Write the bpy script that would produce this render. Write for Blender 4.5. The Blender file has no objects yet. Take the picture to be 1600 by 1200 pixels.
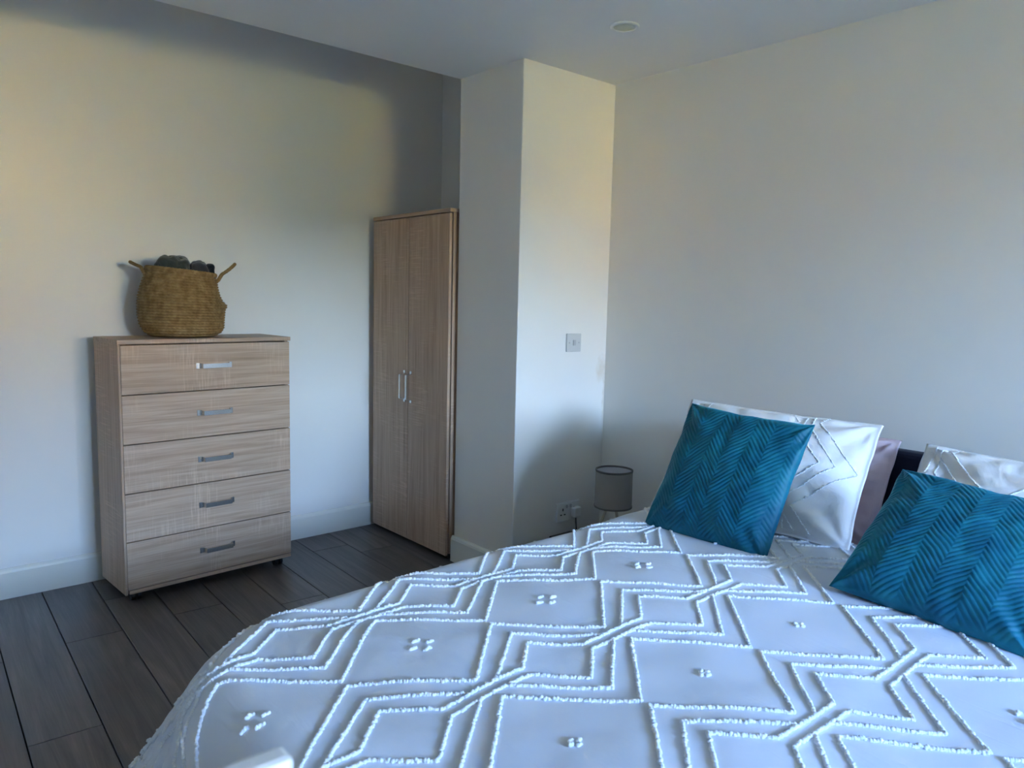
import bpy, bmesh, math, random
import numpy as np
from mathutils import Vector, Matrix, noise

# ------------------------------------------------------------------ scene, camera, sky, sun
S = bpy.context.scene
COL = S.collection
PI = math.pi

def make_camera():
    f, yaw, pitch, roll = 1181.85, -0.8608, 0.1114, 0.0237
    cd = bpy.data.cameras.new('camera')
    co = bpy.data.objects.new('camera', cd)
    COL.objects.link(co)
    cd.sensor_fit = 'HORIZONTAL'
    cd.sensor_width = 36.0
    cd.lens = 36.0 * f / 1600.0
    cd.clip_start = 0.05
    cy, sy, cp, sp = math.cos(yaw), math.sin(yaw), math.cos(pitch), math.sin(pitch)
    F = Vector((sy * cp, cy * cp, -sp))
    R = Vector((cy, -sy, 0))
    U = R.cross(F)
    cr, sr = math.cos(roll), math.sin(roll)
    R2 = cr * R + sr * U
    U2 = -sr * R + cr * U
    m = Matrix((R2, U2, -F)).transposed().to_4x4()
    m.translation = Vector((3.7073, -2.862, 1.294))
    co.matrix_world = m
    cd.dof.use_dof = True
    cd.dof.focus_distance = 2.6
    cd.dof.aperture_fstop = 36.0 * f / 1600.0 / 3.2      # pupil about three millimetres wide
    S.camera = co
make_camera()

WX = 6.4                                   # window wall
WIN_Y, WIN_Z = (-1.90, -0.45), (1.24, 2.12)

w = bpy.data.worlds.new('sky')
S.world = w
w.use_nodes = True
def sky():
    t = w.node_tree
    bg = t.nodes['Background']
    tc = t.nodes.new('ShaderNodeTexCoord')
    sep = t.nodes.new('ShaderNodeSeparateXYZ')
    r = t.nodes.new('ShaderNodeValToRGB')            # clear sky: pale at the horizon, deeper blue overhead
    t.links.new(tc.outputs['Generated'], sep.inputs[0])
    t.links.new(sep.outputs['Z'], r.inputs['Fac'])
    t.links.new(r.outputs['Color'], bg.inputs['Color'])
    el = r.color_ramp.elements
    el.new(0.3); el.new(0.6)
    for e, (p, c) in zip(el, ((0.0, (0.73, 0.87, 1.0)), (0.12, (0.50, 0.73, 1.0)), (0.33, (0.21, 0.43, 1.0)), (1.0, (0.16, 0.36, 0.92)))):
        e.position = p
        e.color = (*c, 1)
    bg.inputs['Strength'].default_value = SKY
SKY = 4.9
sky()

sun = bpy.data.lights.new('sun', 'SUN')
sun.energy = SKY * 1.68
sun.angle = math.radians(0.6)
sun.color = (1.0, 0.90, 0.70)
so = bpy.data.objects.new('sun', sun)
COL.objects.link(so)
so.rotation_euler = Vector((0.75, -0.30, -0.58)).to_track_quat('-Z', 'Y').to_euler()

portal = bpy.data.lights.new('window_portal', 'AREA')
portal.shape = 'RECTANGLE'
portal.size = WIN_Z[1] - WIN_Z[0]
portal.size_y = WIN_Y[1] - WIN_Y[0]
portal.cycles.is_portal = True
po = bpy.data.objects.new('window_portal', portal)
COL.objects.link(po)
po.location = (WX + 0.435, sum(WIN_Y) / 2, sum(WIN_Z) / 2)
po.rotation_euler = (0, math.radians(90), 0)

S.view_settings.view_transform = 'Standard'
S.view_settings.look = 'None'
S.view_settings.gamma = 1.0
S.view_settings.use_curve_mapping = False
S.view_settings.exposure = 4.58
S.cycles.max_bounces = 10
S.cycles.diffuse_bounces = 8

# ------------------------------------------------------------------ helpers
def link(name, me, mat=None, parent=None, loc=None, rot=None):
    o = bpy.data.objects.new(name, me)
    COL.objects.link(o)
    if mat is not None and me is not None and not me.materials:
        me.materials.append(mat)
    if parent is not None:
        o.parent = parent
    if loc is not None:
        o.location = loc
    if rot is not None:
        o.rotation_euler = rot
    return o

def tag(o, label=None, cat=None, group=None, kind=None):
    if label: o['label'] = label
    if cat: o['category'] = cat
    if group: o['group'] = group
    if kind: o['kind'] = kind
    return o

def empty(name, loc, label, cat, group=None, rotz=0.0):
    o = bpy.data.objects.new(name, None)
    o.empty_display_size = 0.1
    COL.objects.link(o)
    o.location = loc
    o.rotation_euler = (0, 0, rotz)
    return tag(o, label, cat, group)

def from_arrays(name, v, f, smooth=True):
    me = bpy.data.meshes.new(name)
    me.from_pydata([tuple(p) for p in v], [], [tuple(int(i) for i in q) for q in f])
    if smooth:
        me.polygons.foreach_set('use_smooth', [True] * len(me.polygons))
    me.update()
    return me

def bm_done(name, bm, smooth=False):
    bmesh.ops.recalc_face_normals(bm, faces=bm.faces)
    me = bpy.data.meshes.new(name)
    bm.to_mesh(me)
    bm.free()
    if smooth:
        me.polygons.foreach_set('use_smooth', [True] * len(me.polygons))
    return me

def add_box(bm, lo, hi, bev=0.0, seg=2, mat4=None):
    r = bmesh.ops.create_cube(bm, size=1.0)
    vs = r['verts']
    for v in vs:
        v.co = Vector([lo[i] + (v.co[i] + 0.5) * (hi[i] - lo[i]) for i in range(3)])
    if mat4 is not None:
        bmesh.ops.transform(bm, matrix=mat4, verts=vs)
    if bev > 0:
        es = list({e for v in vs for e in v.link_edges})
        bmesh.ops.bevel(bm, geom=es, offset=bev, segments=seg, profile=0.5, affect='EDGES')

def box(name, lo, hi, mat, parent=None, bev=0.0, loc=None, seg=2):
    bm = bmesh.new()
    add_box(bm, lo, hi, bev, seg)
    return link(name, bm_done(name, bm), mat, parent, loc)

def tube_arrays(pts, rad, n=10, closed=False, caps=True):
    pts = [Vector(p) for p in pts]
    m = len(pts)
    rr = rad if hasattr(rad, '__len__') else [rad] * m
    V, Fc = [], []
    up = None
    for i, p in enumerate(pts):
        a = pts[(i - 1) % m] if (closed or i > 0) else p
        b = pts[(i + 1) % m] if (closed or i < m - 1) else p
        t = (b - a).normalized()
        if up is None:
            up = Vector((0, 0, 1)) if abs(t.z) < 0.9 else Vector((1, 0, 0))
        x = t.cross(up)
        if x.length < 1e-6: x = t.cross(Vector((0, 1, 0)))
        x.normalize()
        up = x.cross(t).normalized()
        for k in range(n):
            an = 2 * PI * k / n
            V.append(p + (x * math.cos(an) + up * math.sin(an)) * rr[i])
    for i in range(m if closed else m - 1):
        j = (i + 1) % m
        for k in range(n):
            l = (k + 1) % n
            Fc.append((i * n + k, i * n + l, j * n + l, j * n + k))
    if caps and not closed:
        Fc.append(tuple(range(n))[::-1])
        Fc.append(tuple((m - 1) * n + k for k in range(n)))
    return V, Fc

def tube(name, pts, rad, mat, parent=None, n=10, closed=False):
    V, Fc = tube_arrays(pts, rad, n, closed)
    return link(name, from_arrays(name, V, Fc), mat, parent)

def lathe(name, prof, mat, parent=None, n=48, loc=None, close=True, smooth=True):
    V, Fc = [], []
    for r, z in prof:
        for k in range(n):
            a = 2 * PI * k / n
            V.append((r * math.cos(a), r * math.sin(a), z))
    for i in range(len(prof) - 1):
        for k in range(n):
            l = (k + 1) % n
            Fc.append((i * n + k, i * n + l, (i + 1) * n + l, (i + 1) * n + k))
    if close:
        Fc.append(tuple(range(n))[::-1])
        Fc.append(tuple((len(prof) - 1) * n + k for k in range(n)))
    return link(name, from_arrays(name, V, Fc, smooth), mat, parent, loc)

def nz(x, y, z=0.0):
    return noise.noise(Vector((x, y, z)))

# ------------------------------------------------------------------ materials
def new_mat(name, base=(0.8, 0.8, 0.8), rough=0.5, metal=0.0, spec=0.5):
    m = bpy.data.materials.new(name)
    m.use_nodes = True
    b = m.node_tree.nodes['Principled BSDF']
    b.inputs['Base Color'].default_value = (*base, 1)
    b.inputs['Roughness'].default_value = rough
    b.inputs['Metallic'].default_value = metal
    b.inputs['Specular IOR Level'].default_value = spec
    return m, m.node_tree, b

def N(t, kind, **kw):
    n = t.nodes.new(kind)
    for k, v in kw.items():
        if k.startswith('i_'):
            n.inputs[k[2:].replace('_', ' ')].default_value = v
        else:
            setattr(n, k, v)
    return n

def coords(t, scale=(1, 1, 1), offset=True, out='Object'):
    tc = N(t, 'ShaderNodeTexCoord')
    mp = N(t, 'ShaderNodeMapping')
    mp.inputs['Scale'].default_value = scale
    t.links.new(tc.outputs[out], mp.inputs['Vector'])
    if offset:
        oi = N(t, 'ShaderNodeObjectInfo')
        ml = N(t, 'ShaderNodeMath', operation='MULTIPLY')
        ml.inputs[1].default_value = 37.0
        t.links.new(oi.outputs['Random'], ml.inputs[0])
        cb = N(t, 'ShaderNodeCombineXYZ')
        for i in range(3): t.links.new(ml.outputs[0], cb.inputs[i])
        t.links.new(cb.outputs[0], mp.inputs['Location'])
    return mp.outputs['Vector']

def ramp(t, src, stops):
    r = N(t, 'ShaderNodeValToRGB')
    el = r.color_ramp.elements
    while len(el) < len(stops): el.new(0.5)
    for e, (p, c) in zip(el, stops):
        e.position = p
        e.color = (*c, 1)
    t.links.new(src, r.inputs['Fac'])
    return r.outputs['Color']

def bump(t, b, height, strength=0.2, dist=0.01):
    n = N(t, 'ShaderNodeBump')
    n.inputs['Strength'].default_value = strength
    n.inputs['Distance'].default_value = dist
    t.links.new(height, n.inputs['Height'])
    t.links.new(n.outputs['Normal'], b.inputs['Normal'])

def mixc(t, fac, a, c, mode='MIX'):
    m = N(t, 'ShaderNodeMix', data_type='RGBA', blend_type=mode)
    for sock, val in ((m.inputs[0], fac), (m.inputs[6], a), (m.inputs[7], c)):
        if hasattr(val, 'is_output'): t.links.new(val, sock)
        elif isinstance(val, tuple): sock.default_value = (*val, 1)
        else: sock.default_value = val
    return m.outputs[2]

def mat_paint(name, col, rough=0.45, stain=False):
    m, t, b = new_mat(name, col, rough, spec=0.4)
    v = coords(t, (1, 1, 1), False)
    n1 = N(t, 'ShaderNodeTexNoise', i_Scale=140.0, i_Detail=3.0)
    n2 = N(t, 'ShaderNodeTexNoise', i_Scale=6.0, i_Detail=4.0)
    t.links.new(v, n1.inputs['Vector'])
    t.links.new(v, n2.inputs['Vector'])
    c = ramp(t, n2.outputs['Fac'], [(0.3, tuple(x * 0.985 for x in col)), (0.7, col)])
    if stain:                                        # damp stain by the corner of the pier
        def blob(center, rad, amount):
            g = N(t, 'ShaderNodeVectorMath', operation='SUBTRACT')
            g.inputs[1].default_value = center
            tc = N(t, 'ShaderNodeTexCoord')
            t.links.new(tc.outputs['Object'], g.inputs[0])
            d = N(t, 'ShaderNodeVectorMath', operation='DIVIDE')
            d.inputs[1].default_value = rad
            t.links.new(g.outputs[0], d.inputs[0])
            l = N(t, 'ShaderNodeVectorMath', operation='LENGTH')
            t.links.new(d.outputs[0], l.inputs[0])
            nn = N(t, 'ShaderNodeTexNoise', i_Scale=38.0, i_Detail=5.0)
            t.links.new(v, nn.inputs['Vector'])
            ad = N(t, 'ShaderNodeMath', operation='ADD')
            t.links.new(l.outputs['Value'], ad.inputs[0])
            t.links.new(nn.outputs['Fac'], ad.inputs[1])
            mr = N(t, 'ShaderNodeMapRange')
            mr.inputs['From Min'].default_value = 1.35
            mr.inputs['From Max'].default_value = 0.75
            mr.inputs['To Max'].default_value = amount
            t.links.new(ad.outputs[0], mr.inputs['Value'])
            return mr.outputs[0]
        c = mixc(t, blob((1.2165, -0.15, 0.965), (0.2, 0.055, 0.09), 0.40), c, (0.60, 0.47, 0.30))
        c = mixc(t, blob((1.2165, -0.126, 0.80), (0.2, 0.022, 0.26), 0.45), c, (0.52, 0.44, 0.33))
    t.links.new(c, b.inputs['Base Color'])
    bump(t, b, n1.outputs['Fac'], 0.06, 0.004)
    return m

def mat_wood(name, axis, dark, mid, light, rough=0.45, sawmarks=0.35):
    m, t, b = new_mat(name, mid, rough, spec=0.35)
    sc = [44.0, 44.0, 44.0]; sc[axis] = 1.7
    fine = [260.0, 260.0, 260.0]; fine[axis] = 5.0
    v = coords(t, tuple(sc)); v2 = coords(t, tuple(fine))
    n1 = N(t, 'ShaderNodeTexNoise', i_Scale=1.0, i_Detail=6.0, i_Roughness=0.6, i_Distortion=0.9)
    n2 = N(t, 'ShaderNodeTexNoise', i_Scale=1.0, i_Detail=3.0)
    t.links.new(v, n1.inputs['Vector']); t.links.new(v2, n2.inputs['Vector'])
    c = ramp(t, n1.outputs['Fac'], [(0.22, dark), (0.5, mid), (0.78, light)])
    c = mixc(t, 0.55, c, ramp(t, n2.outputs['Fac'], [(0.3, (0.72, 0.71, 0.70)), (0.65, (1.08, 1.08, 1.08))]), 'MULTIPLY')
    # pale saw marks that run across the grain in patches
    cr = [9.0, 9.0, 9.0]; cr[axis] = 150.0
    v3 = coords(t, tuple(cr)); v4 = coords(t, (5.0, 5.0, 5.0))
    n3 = N(t, 'ShaderNodeTexNoise', i_Scale=1.0, i_Detail=2.0)
    n4 = N(t, 'ShaderNodeTexNoise', i_Scale=1.0, i_Detail=2.0)
    t.links.new(v3, n3.inputs['Vector']); t.links.new(v4, n4.inputs['Vector'])
    a = N(t, 'ShaderNodeMapRange'); a.inputs['From Min'].default_value = 0.50; a.inputs['From Max'].default_value = 0.68
    t.links.new(n3.outputs['Fac'], a.inputs['Value'])
    e = N(t, 'ShaderNodeMapRange'); e.inputs['From Min'].default_value = 0.46; e.inputs['From Max'].default_value = 0.66
    t.links.new(n4.outputs['Fac'], e.inputs['Value'])
    ml = N(t, 'ShaderNodeMath', operation='MULTIPLY')
    t.links.new(a.outputs[0], ml.inputs[0]); t.links.new(e.outputs[0], ml.inputs[1])
    m2 = N(t, 'ShaderNodeMath', operation='MULTIPLY'); m2.inputs[1].default_value = sawmarks
    t.links.new(ml.outputs[0], m2.inputs[0])
    c = mixc(t, m2.outputs[0], c, tuple(min(1, x * 1.35) for x in light))
    t.links.new(c, b.inputs['Base Color'])
    bump(t, b, n2.outputs['Fac'], 0.12, 0.002)
    return m

def mat_cloth(name, col, weave=900.0, fold=7.0, fstr=0.25, rough=0.9, sheen=0.2, fdist=0.02, crease=0.0):
    m, t, b = new_mat(name, col, rough, spec=0.15)
    b.inputs['Sheen Weight'].default_value = sheen
    v = coords(t, (1, 1, 1), False)
    n1 = N(t, 'ShaderNodeTexNoise', i_Scale=weave, i_Detail=1.0)
    n2 = N(t, 'ShaderNodeTexNoise', i_Scale=fold, i_Detail=5.0, i_Roughness=0.55, i_Distortion=0.6)
    t.links.new(v, n1.inputs['Vector']); t.links.new(v, n2.inputs['Vector'])
    ad = N(t, 'ShaderNodeMath', operation='MULTIPLY_ADD'); ad.inputs[1].default_value = 0.03
    t.links.new(n1.outputs['Fac'], ad.inputs[0]); t.links.new(n2.outputs['Fac'], ad.inputs[2])
    if crease:                                       # long fine creases left by folding and tugging
        tc = N(t, 'ShaderNodeTexCoord')
        mp = N(t, 'ShaderNodeMapping')
        mp.inputs['Rotation'].default_value = (0, 0, math.radians(-62))
        mp.inputs['Scale'].default_value = (3.0, 34.0, 3.0)
        t.links.new(tc.outputs['Object'], mp.inputs['Vector'])
        n3 = N(t, 'ShaderNodeTexNoise', i_Scale=1.0, i_Detail=3.0, i_Distortion=0.8)
        t.links.new(mp.outputs['Vector'], n3.inputs['Vector'])
        rd = N(t, 'ShaderNodeMapRange')              # only the thin ridges of the noise count
        rd.inputs['From Min'].default_value = 0.60
        rd.inputs['From Max'].default_value = 0.72
        t.links.new(n3.outputs['Fac'], rd.inputs['Value'])
        a2 = N(t, 'ShaderNodeMath', operation='MULTIPLY_ADD'); a2.inputs[1].default_value = crease
        t.links.new(rd.outputs[0], a2.inputs[0]); t.links.new(ad.outputs[0], a2.inputs[2])
        ad = a2
    bump(t, b, ad.outputs[0], fstr, fdist)
    c = ramp(t, n2.outputs['Fac'], [(0.3, tuple(x * 0.97 for x in col)), (0.7, col)])
    t.links.new(c, b.inputs['Base Color'])
    return m

M = {}
M['wall'] = mat_paint('wall_paint', (0.81, 0.785, 0.74), 0.42)
M['wall_stained'] = mat_paint('wall_paint_stained', (0.81, 0.785, 0.74), 0.42, True)
M['ceiling'] = mat_paint('ceiling_paint', (0.82, 0.82, 0.82), 0.7)
M['trim'] = mat_paint('trim_gloss', (0.80, 0.78, 0.70), 0.25)
DK, MD, LT = (0.36, 0.235, 0.15), (0.525, 0.36, 0.25), (0.645, 0.47, 0.345)
M['oak_x'] = mat_wood('light_oak_along_depth', 0, DK, MD, LT)
M['oak_y'] = mat_wood('light_oak_along_width', 1, DK, MD, LT)
M['oak_z'] = mat_wood('light_oak_upright', 2, DK, MD, LT)
def mat_floor():
    m, t, b = new_mat('grey_laminate', (0.1, 0.1, 0.1), 0.38, spec=0.4)
    v = coords(t, (1.6, 22, 22)); v2 = coords(t, (5, 210, 210)); v3 = coords(t, (1.1, 4.0, 4.0))
    n1 = N(t, 'ShaderNodeTexNoise', i_Scale=1.0, i_Detail=6.0, i_Roughness=0.6, i_Distortion=1.4)
    n2 = N(t, 'ShaderNodeTexNoise', i_Scale=1.0, i_Detail=3.0)
    n3 = N(t, 'ShaderNodeTexNoise', i_Scale=1.6, i_Detail=3.0)
    for vv, n in ((v, n1), (v2, n2), (v3, n3)): t.links.new(vv, n.inputs['Vector'])
    c = ramp(t, n1.outputs['Fac'], [(0.25, (0.078, 0.066, 0.061)), (0.5, (0.130, 0.112, 0.102)), (0.75, (0.180, 0.158, 0.144))])
    c = mixc(t, 0.5, c, ramp(t, n2.outputs['Fac'], [(0.3, (0.70, 0.70, 0.70)), (0.65, (1.1, 1.1, 1.1))]), 'MULTIPLY')
    c = mixc(t, 0.6, c, ramp(t, n3.outputs['Fac'], [(0.3, (0.78, 0.78, 0.80)), (0.7, (1.15, 1.13, 1.12))]), 'MULTIPLY')
    oi = N(t, 'ShaderNodeObjectInfo')
    c = mixc(t, 1.0, c, ramp(t, oi.outputs['Random'], [(0.0, (0.88, 0.88, 0.88)), (1.0, (1.12, 1.12, 1.12))]), 'MULTIPLY')
    t.links.new(c, b.inputs['Base Color'])
    bump(t, b, n2.outputs['Fac'], 0.15, 0.002)
    return m
M['floor'] = mat_floor()
M['gap'] = new_mat('dark_gap', (0.02, 0.02, 0.02), 0.8)[0]
def mat_metal(name, col, rough):
    m, t, b = new_mat(name, col, rough, 1.0)
    v = coords(t, (30, 400, 400), False)
    n1 = N(t, 'ShaderNodeTexNoise', i_Scale=1.0, i_Detail=2.0)
    t.links.new(v, n1.inputs['Vector'])
    bump(t, b, n1.outputs['Fac'], 0.05, 0.001)
    return m
M['steel'] = mat_metal('brushed_steel', (0.62, 0.60, 0.57), 0.27)
M['black_plastic'] = new_mat('black_plastic', (0.015, 0.015, 0.016), 0.45)[0]
M['white_plastic'] = new_mat('white_plastic', (0.78, 0.78, 0.76), 0.3)[0]
M['grey_plastic'] = new_mat('pale_grey_plastic', (0.45, 0.45, 0.45), 0.35)[0]
M['switch_plate'] = new_mat('greyed_white_plastic', (0.58, 0.58, 0.56), 0.3)[0]
M['slot'] = new_mat('dark_slot', (0.02, 0.02, 0.02), 0.7)[0]
M['duvet'] = mat_cloth('white_cotton', (0.74, 0.77, 0.84), 700, 5.0, 0.14, sheen=0.1, crease=0.16)
M['tuft'] = mat_cloth('white_tufting', (0.86, 0.87, 0.88), 1500, 60, 0.2, sheen=0.3, fdist=0.004)
M['pillow'] = mat_cloth('white_pillowcase', (0.84, 0.81, 0.80), 800, 8.0, 0.38, sheen=0.1)
M['pink'] = mat_cloth('pale_pink_cotton', (0.60, 0.46, 0.49), 800, 9.0, 0.4, sheen=0.1)
M['sheet'] = mat_cloth('white_sheet', (0.74, 0.73, 0.73), 800, 6.0, 0.2, sheen=0.1)
def mat_velvet():
    m, t, b = new_mat('teal_velvet', (0.0, 0.12, 0.19), 0.55, spec=0.25)
    v = coords(t, (1, 1, 1))
    n = N(t, 'ShaderNodeTexNoise', i_Scale=9.0, i_Detail=4.0, i_Distortion=0.5)
    t.links.new(v, n.inputs['Vector'])
    c = ramp(t, n.outputs['Fac'], [(0.3, (0.0, 0.085, 0.145)), (0.5, (0.002, 0.125, 0.19)), (0.7, (0.006, 0.175, 0.235))])
    t.links.new(c, b.inputs['Base Color'])
    b.inputs['Sheen Weight'].default_value = 0.5
    b.inputs['Sheen Roughness'].default_value = 0.35
    b.inputs['Sheen Tint'].default_value = (0.05, 0.55, 0.75, 1)
    return m
M['velvet'] = mat_velvet()
M['headboard'] = mat_cloth('dark_navy_fabric', (0.012, 0.012, 0.024), 900, 10, 0.1, sheen=0.05)
M['dark_wood'] = mat_wood('dark_brown_wood', 0, (0.012, 0.010, 0.009), (0.022, 0.018, 0.016), (0.035, 0.03, 0.027), 0.4, 0.0)
def mat_seagrass():
    m, t, b = new_mat('seagrass', (0.25, 0.16, 0.07), 0.75, spec=0.25)
    v = coords(t, (1, 1, 1), False)
    n1 = N(t, 'ShaderNodeTexNoise', i_Scale=42.0, i_Detail=2.0)
    n2 = N(t, 'ShaderNodeTexNoise', i_Scale=9.0, i_Detail=3.0)
    t.links.new(v, n1.inputs['Vector']); t.links.new(v, n2.inputs['Vector'])
    c = ramp(t, n1.outputs['Fac'], [(0.25, (0.19, 0.11, 0.038)), (0.5, (0.29, 0.18, 0.07)), (0.75, (0.40, 0.27, 0.115))])
    c = mixc(t, 0.5, c, ramp(t, n2.outputs['Fac'], [(0.3, (0.8, 0.75, 0.65)), (0.7, (1.1, 1.1, 1.1))]), 'MULTIPLY')
    t.links.new(c, b.inputs['Base Color'])
    bump(t, b, n1.outputs['Fac'], 0.2, 0.003)
    return m
M['seagrass'] = mat_seagrass()
M['towel_green'] = mat_cloth('dark_green_grey_towelling', (0.055, 0.062, 0.05), 420, 40, 0.6, sheen=0.4, fdist=0.01)
M['towel_grey'] = mat_cloth('charcoal_towelling', (0.05, 0.05, 0.052), 420, 40, 0.6, sheen=0.4, fdist=0.01)
M['towel_black'] = mat_cloth('black_knit', (0.012, 0.016, 0.02), 420, 40, 0.6, sheen=0.3, fdist=0.01)
M['shade'] = mat_cloth('taupe_lampshade_linen', (0.30, 0.28, 0.25), 700, 20, 0.05, sheen=0.1)
M['shade_in'] = new_mat('lampshade_lining', (0.55, 0.54, 0.56), 0.8)[0]
M['shade_trim'] = new_mat('lampshade_trim', (0.16, 0.145, 0.13), 0.8)[0]
M['pale_wood'] = mat_wood('pale_wood', 2, (0.42, 0.36, 0.28), (0.52, 0.46, 0.38), (0.6, 0.54, 0.46), 0.5, 0.0)
M['white_paint'] = mat_paint('white_furniture_paint', (0.82, 0.82, 0.83), 0.35)
M['downlight'] = new_mat('downlight_glass', (0.62, 0.62, 0.50), 0.35)[0]
def mat_noise2(name, a, c, scale, rough=0.9):
    m, t, b = new_mat(name, a, rough, spec=0.1)
    v = coords(t, (1, 1, 1), False)
    n = N(t, 'ShaderNodeTexNoise', i_Scale=scale, i_Detail=5.0)
    t.links.new(v, n.inputs['Vector'])
    t.links.new(ramp(t, n.outputs['Fac'], [(0.3, a), (0.7, c)]), b.inputs['Base Color'])
    return m
M['lawn'] = mat_noise2('sunlit_lawn', (0.285, 0.205, 0.024), (0.35, 0.25, 0.034), 3.0)
M['house_wall'] = mat_noise2('pale_brick', (0.80, 0.55, 0.18), (0.86, 0.60, 0.21), 2.0)
M['added_hedge'] = mat_noise2('hedge_green', (0.12, 0.11, 0.026), (0.18, 0.155, 0.036), 1.5)
M['roof'] = mat_noise2('clay_roof', (0.30, 0.16, 0.09), (0.38, 0.21, 0.12), 6.0)

# ------------------------------------------------------------------ the room
def struct(o):
    o['kind'] = 'structure'
    return o

XP, XQ, YP, YW, H = 0.7747, 1.2165, -0.6969, -0.1262, 2.3
HT, YS = 2.78, -4.7
def wl(y): return -0.019 * (y + 1.0)

floor = struct(box('floor', (-0.1, YS - 0.1, -0.09), (WX + 0.2, 0.1, -0.013), M['gap']))
# laminate planks, 193 mm wide, slightly askew to the walls
def planks():
    random.seed(4)
    pw, L, ang = 0.193, 1.285, -0.030
    g = 0.0016
    bm = bmesh.new()
    add_box(bm, (0, g, -0.012), (L - g, pw - g, 0.0), 0.0013, 1)
    full = bm_done('plank', bm)
    full.materials.append(M['floor'])
    y0 = -2.343
    ph = {0: 0.645, 1: 0.645 + 0.655, 2: 0.0, -1: 1.30, -2: 0.67}
    c, s = math.cos(ang), math.sin(ang)
    for r in range(-13, 13):
        yb = y0 + r * pw
        off = {0: 0.645, -1: 1.30, -2: 0.67, 1: 0.30, 2: 0.62, 3: 1.18, 4: 0.78}.get(r, random.uniform(0, L))
        x = off - 2 * L
        while x < WX + 0.1:
            if x + L > -0.09:
                a, b_ = max(x, -0.09), min(x + L, WX + 0.18)
                px, py = a * c - yb * 0, yb + a * s
                if b_ - a > 0.06 and -4.79 < py < -0.02:
                    if b_ - a > L - 0.002:
                        o = link('plank', full, None, floor)
                    else:
                        bm = bmesh.new()
                        add_box(bm, (0, g, -0.012), (b_ - a - g, pw - g, 0.0), 0.0013, 1)
                        o = link('plank', bm_done('plank', bm), M['floor'], floor)
                    o.location = (a, py + 0.0015, 0)
                    o.rotation_euler = (0, 0, ang)
            x += L
planks()

def prism(name, quad, z0, z1, mat):
    n = len(quad)
    v = [(x, y, z0) for x, y in quad] + [(x, y, z1) for x, y in quad]
    f = [tuple(range(n))[::-1], tuple(range(n, 2 * n))] + [(i, (i + 1) % n, n + (i + 1) % n, n + i) for i in range(n)]
    bm = bmesh.new()
    vs = [bm.verts.new(p) for p in v]
    for q in f: bm.faces.new([vs[i] for i in q])
    return struct(link(name, bm_done(name, bm), mat))

prism('wall_left', [(wl(YS), YS), (wl(0.05), 0.05), (-0.2, 0.05), (-0.2, YS)], -0.05, HT, M['wall'])
struct(box('wall_alcove', (-0.05, -0.2431, -0.05), (XP + 0.02, 0.05, HT), M['wall']))
bm = bmesh.new(); add_box(bm, (XP, YP, -0.05), (XQ, 0.05, H + 0.02), 0.004, 2)
struct(link('wall_pier', bm_done('wall_pier', bm), M['wall_stained']))
struct(box('wall_back', (XQ - 0.02, YW, -0.05), (WX + 0.2, 0.05, H + 0.02), M['wall']))
struct(box('wall_front', (-0.2, YS - 0.15, -0.05), (WX + 0.2, YS, HT), M['wall']))
# window wall: four blocks round the opening, one mesh
bm = bmesh.new()
T = 0.45
add_box(bm, (WX, YS - 0.1, -0.05), (WX + T, WIN_Y[0], H + 0.02))
add_box(bm, (WX, WIN_Y[1], -0.05), (WX + T, 0.05, H + 0.02))
add_box(bm, (WX, WIN_Y[0], -0.05), (WX + T, WIN_Y[1], WIN_Z[0]))
add_box(bm, (WX, WIN_Y[0], WIN_Z[1]), (WX + T, WIN_Y[1], H + 0.02))
struct(link('wall_right', bm_done('wall_right', bm), M['wall']))
win = bpy.data.objects.new('window_1', None); COL.objects.link(win)
win.location = (WX + 0.38, 0, 0); struct(win)
def frame_bar(name, y0, y1, z0, z1):
    box(name, (-0.03, y0, z0), (0.03, y1, z1), M['white_paint'], win, 0.006)
frame_bar('frame_rail', WIN_Y[0], WIN_Y[1], WIN_Z[0], WIN_Z[0] + 0.05)
frame_bar('frame_rail', WIN_Y[0], WIN_Y[1], WIN_Z[1] - 0.05, WIN_Z[1])
frame_bar('frame_stile', WIN_Y[0], WIN_Y[0] + 0.05, WIN_Z[0], WIN_Z[1])
frame_bar('frame_stile', WIN_Y[1] - 0.05, WIN_Y[1], WIN_Z[0], WIN_Z[1])
box('window_sill', (-0.43, WIN_Y[0] - 0.04, WIN_Z[0] - 0.03), (0.0, WIN_Y[1] + 0.04, WIN_Z[0]), M['white_paint'], win, 0.006)

# lowered ceiling whose edge runs above the alcove; behind it the older, higher ceiling
bm = bmesh.new(); add_box(bm, (XP, YS - 0.1, H), (WX + 0.2, 0.05, HT + 0.1), 0.003, 1)
ceil = struct(link('ceiling', bm_done('ceiling', bm), M['ceiling']))
struct(box('ceiling_upper', (-0.2, YS - 0.1, HT), (XP + 0.01, 0.05, HT + 0.1), M['ceiling']))

# unseen block added above the room to shade the near lawn
struct(box('lawn_shading_block', (-4.0, -9.0, HT + 0.12), (WX + 0.45, 4.0, 8.0), M['wall']))

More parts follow.
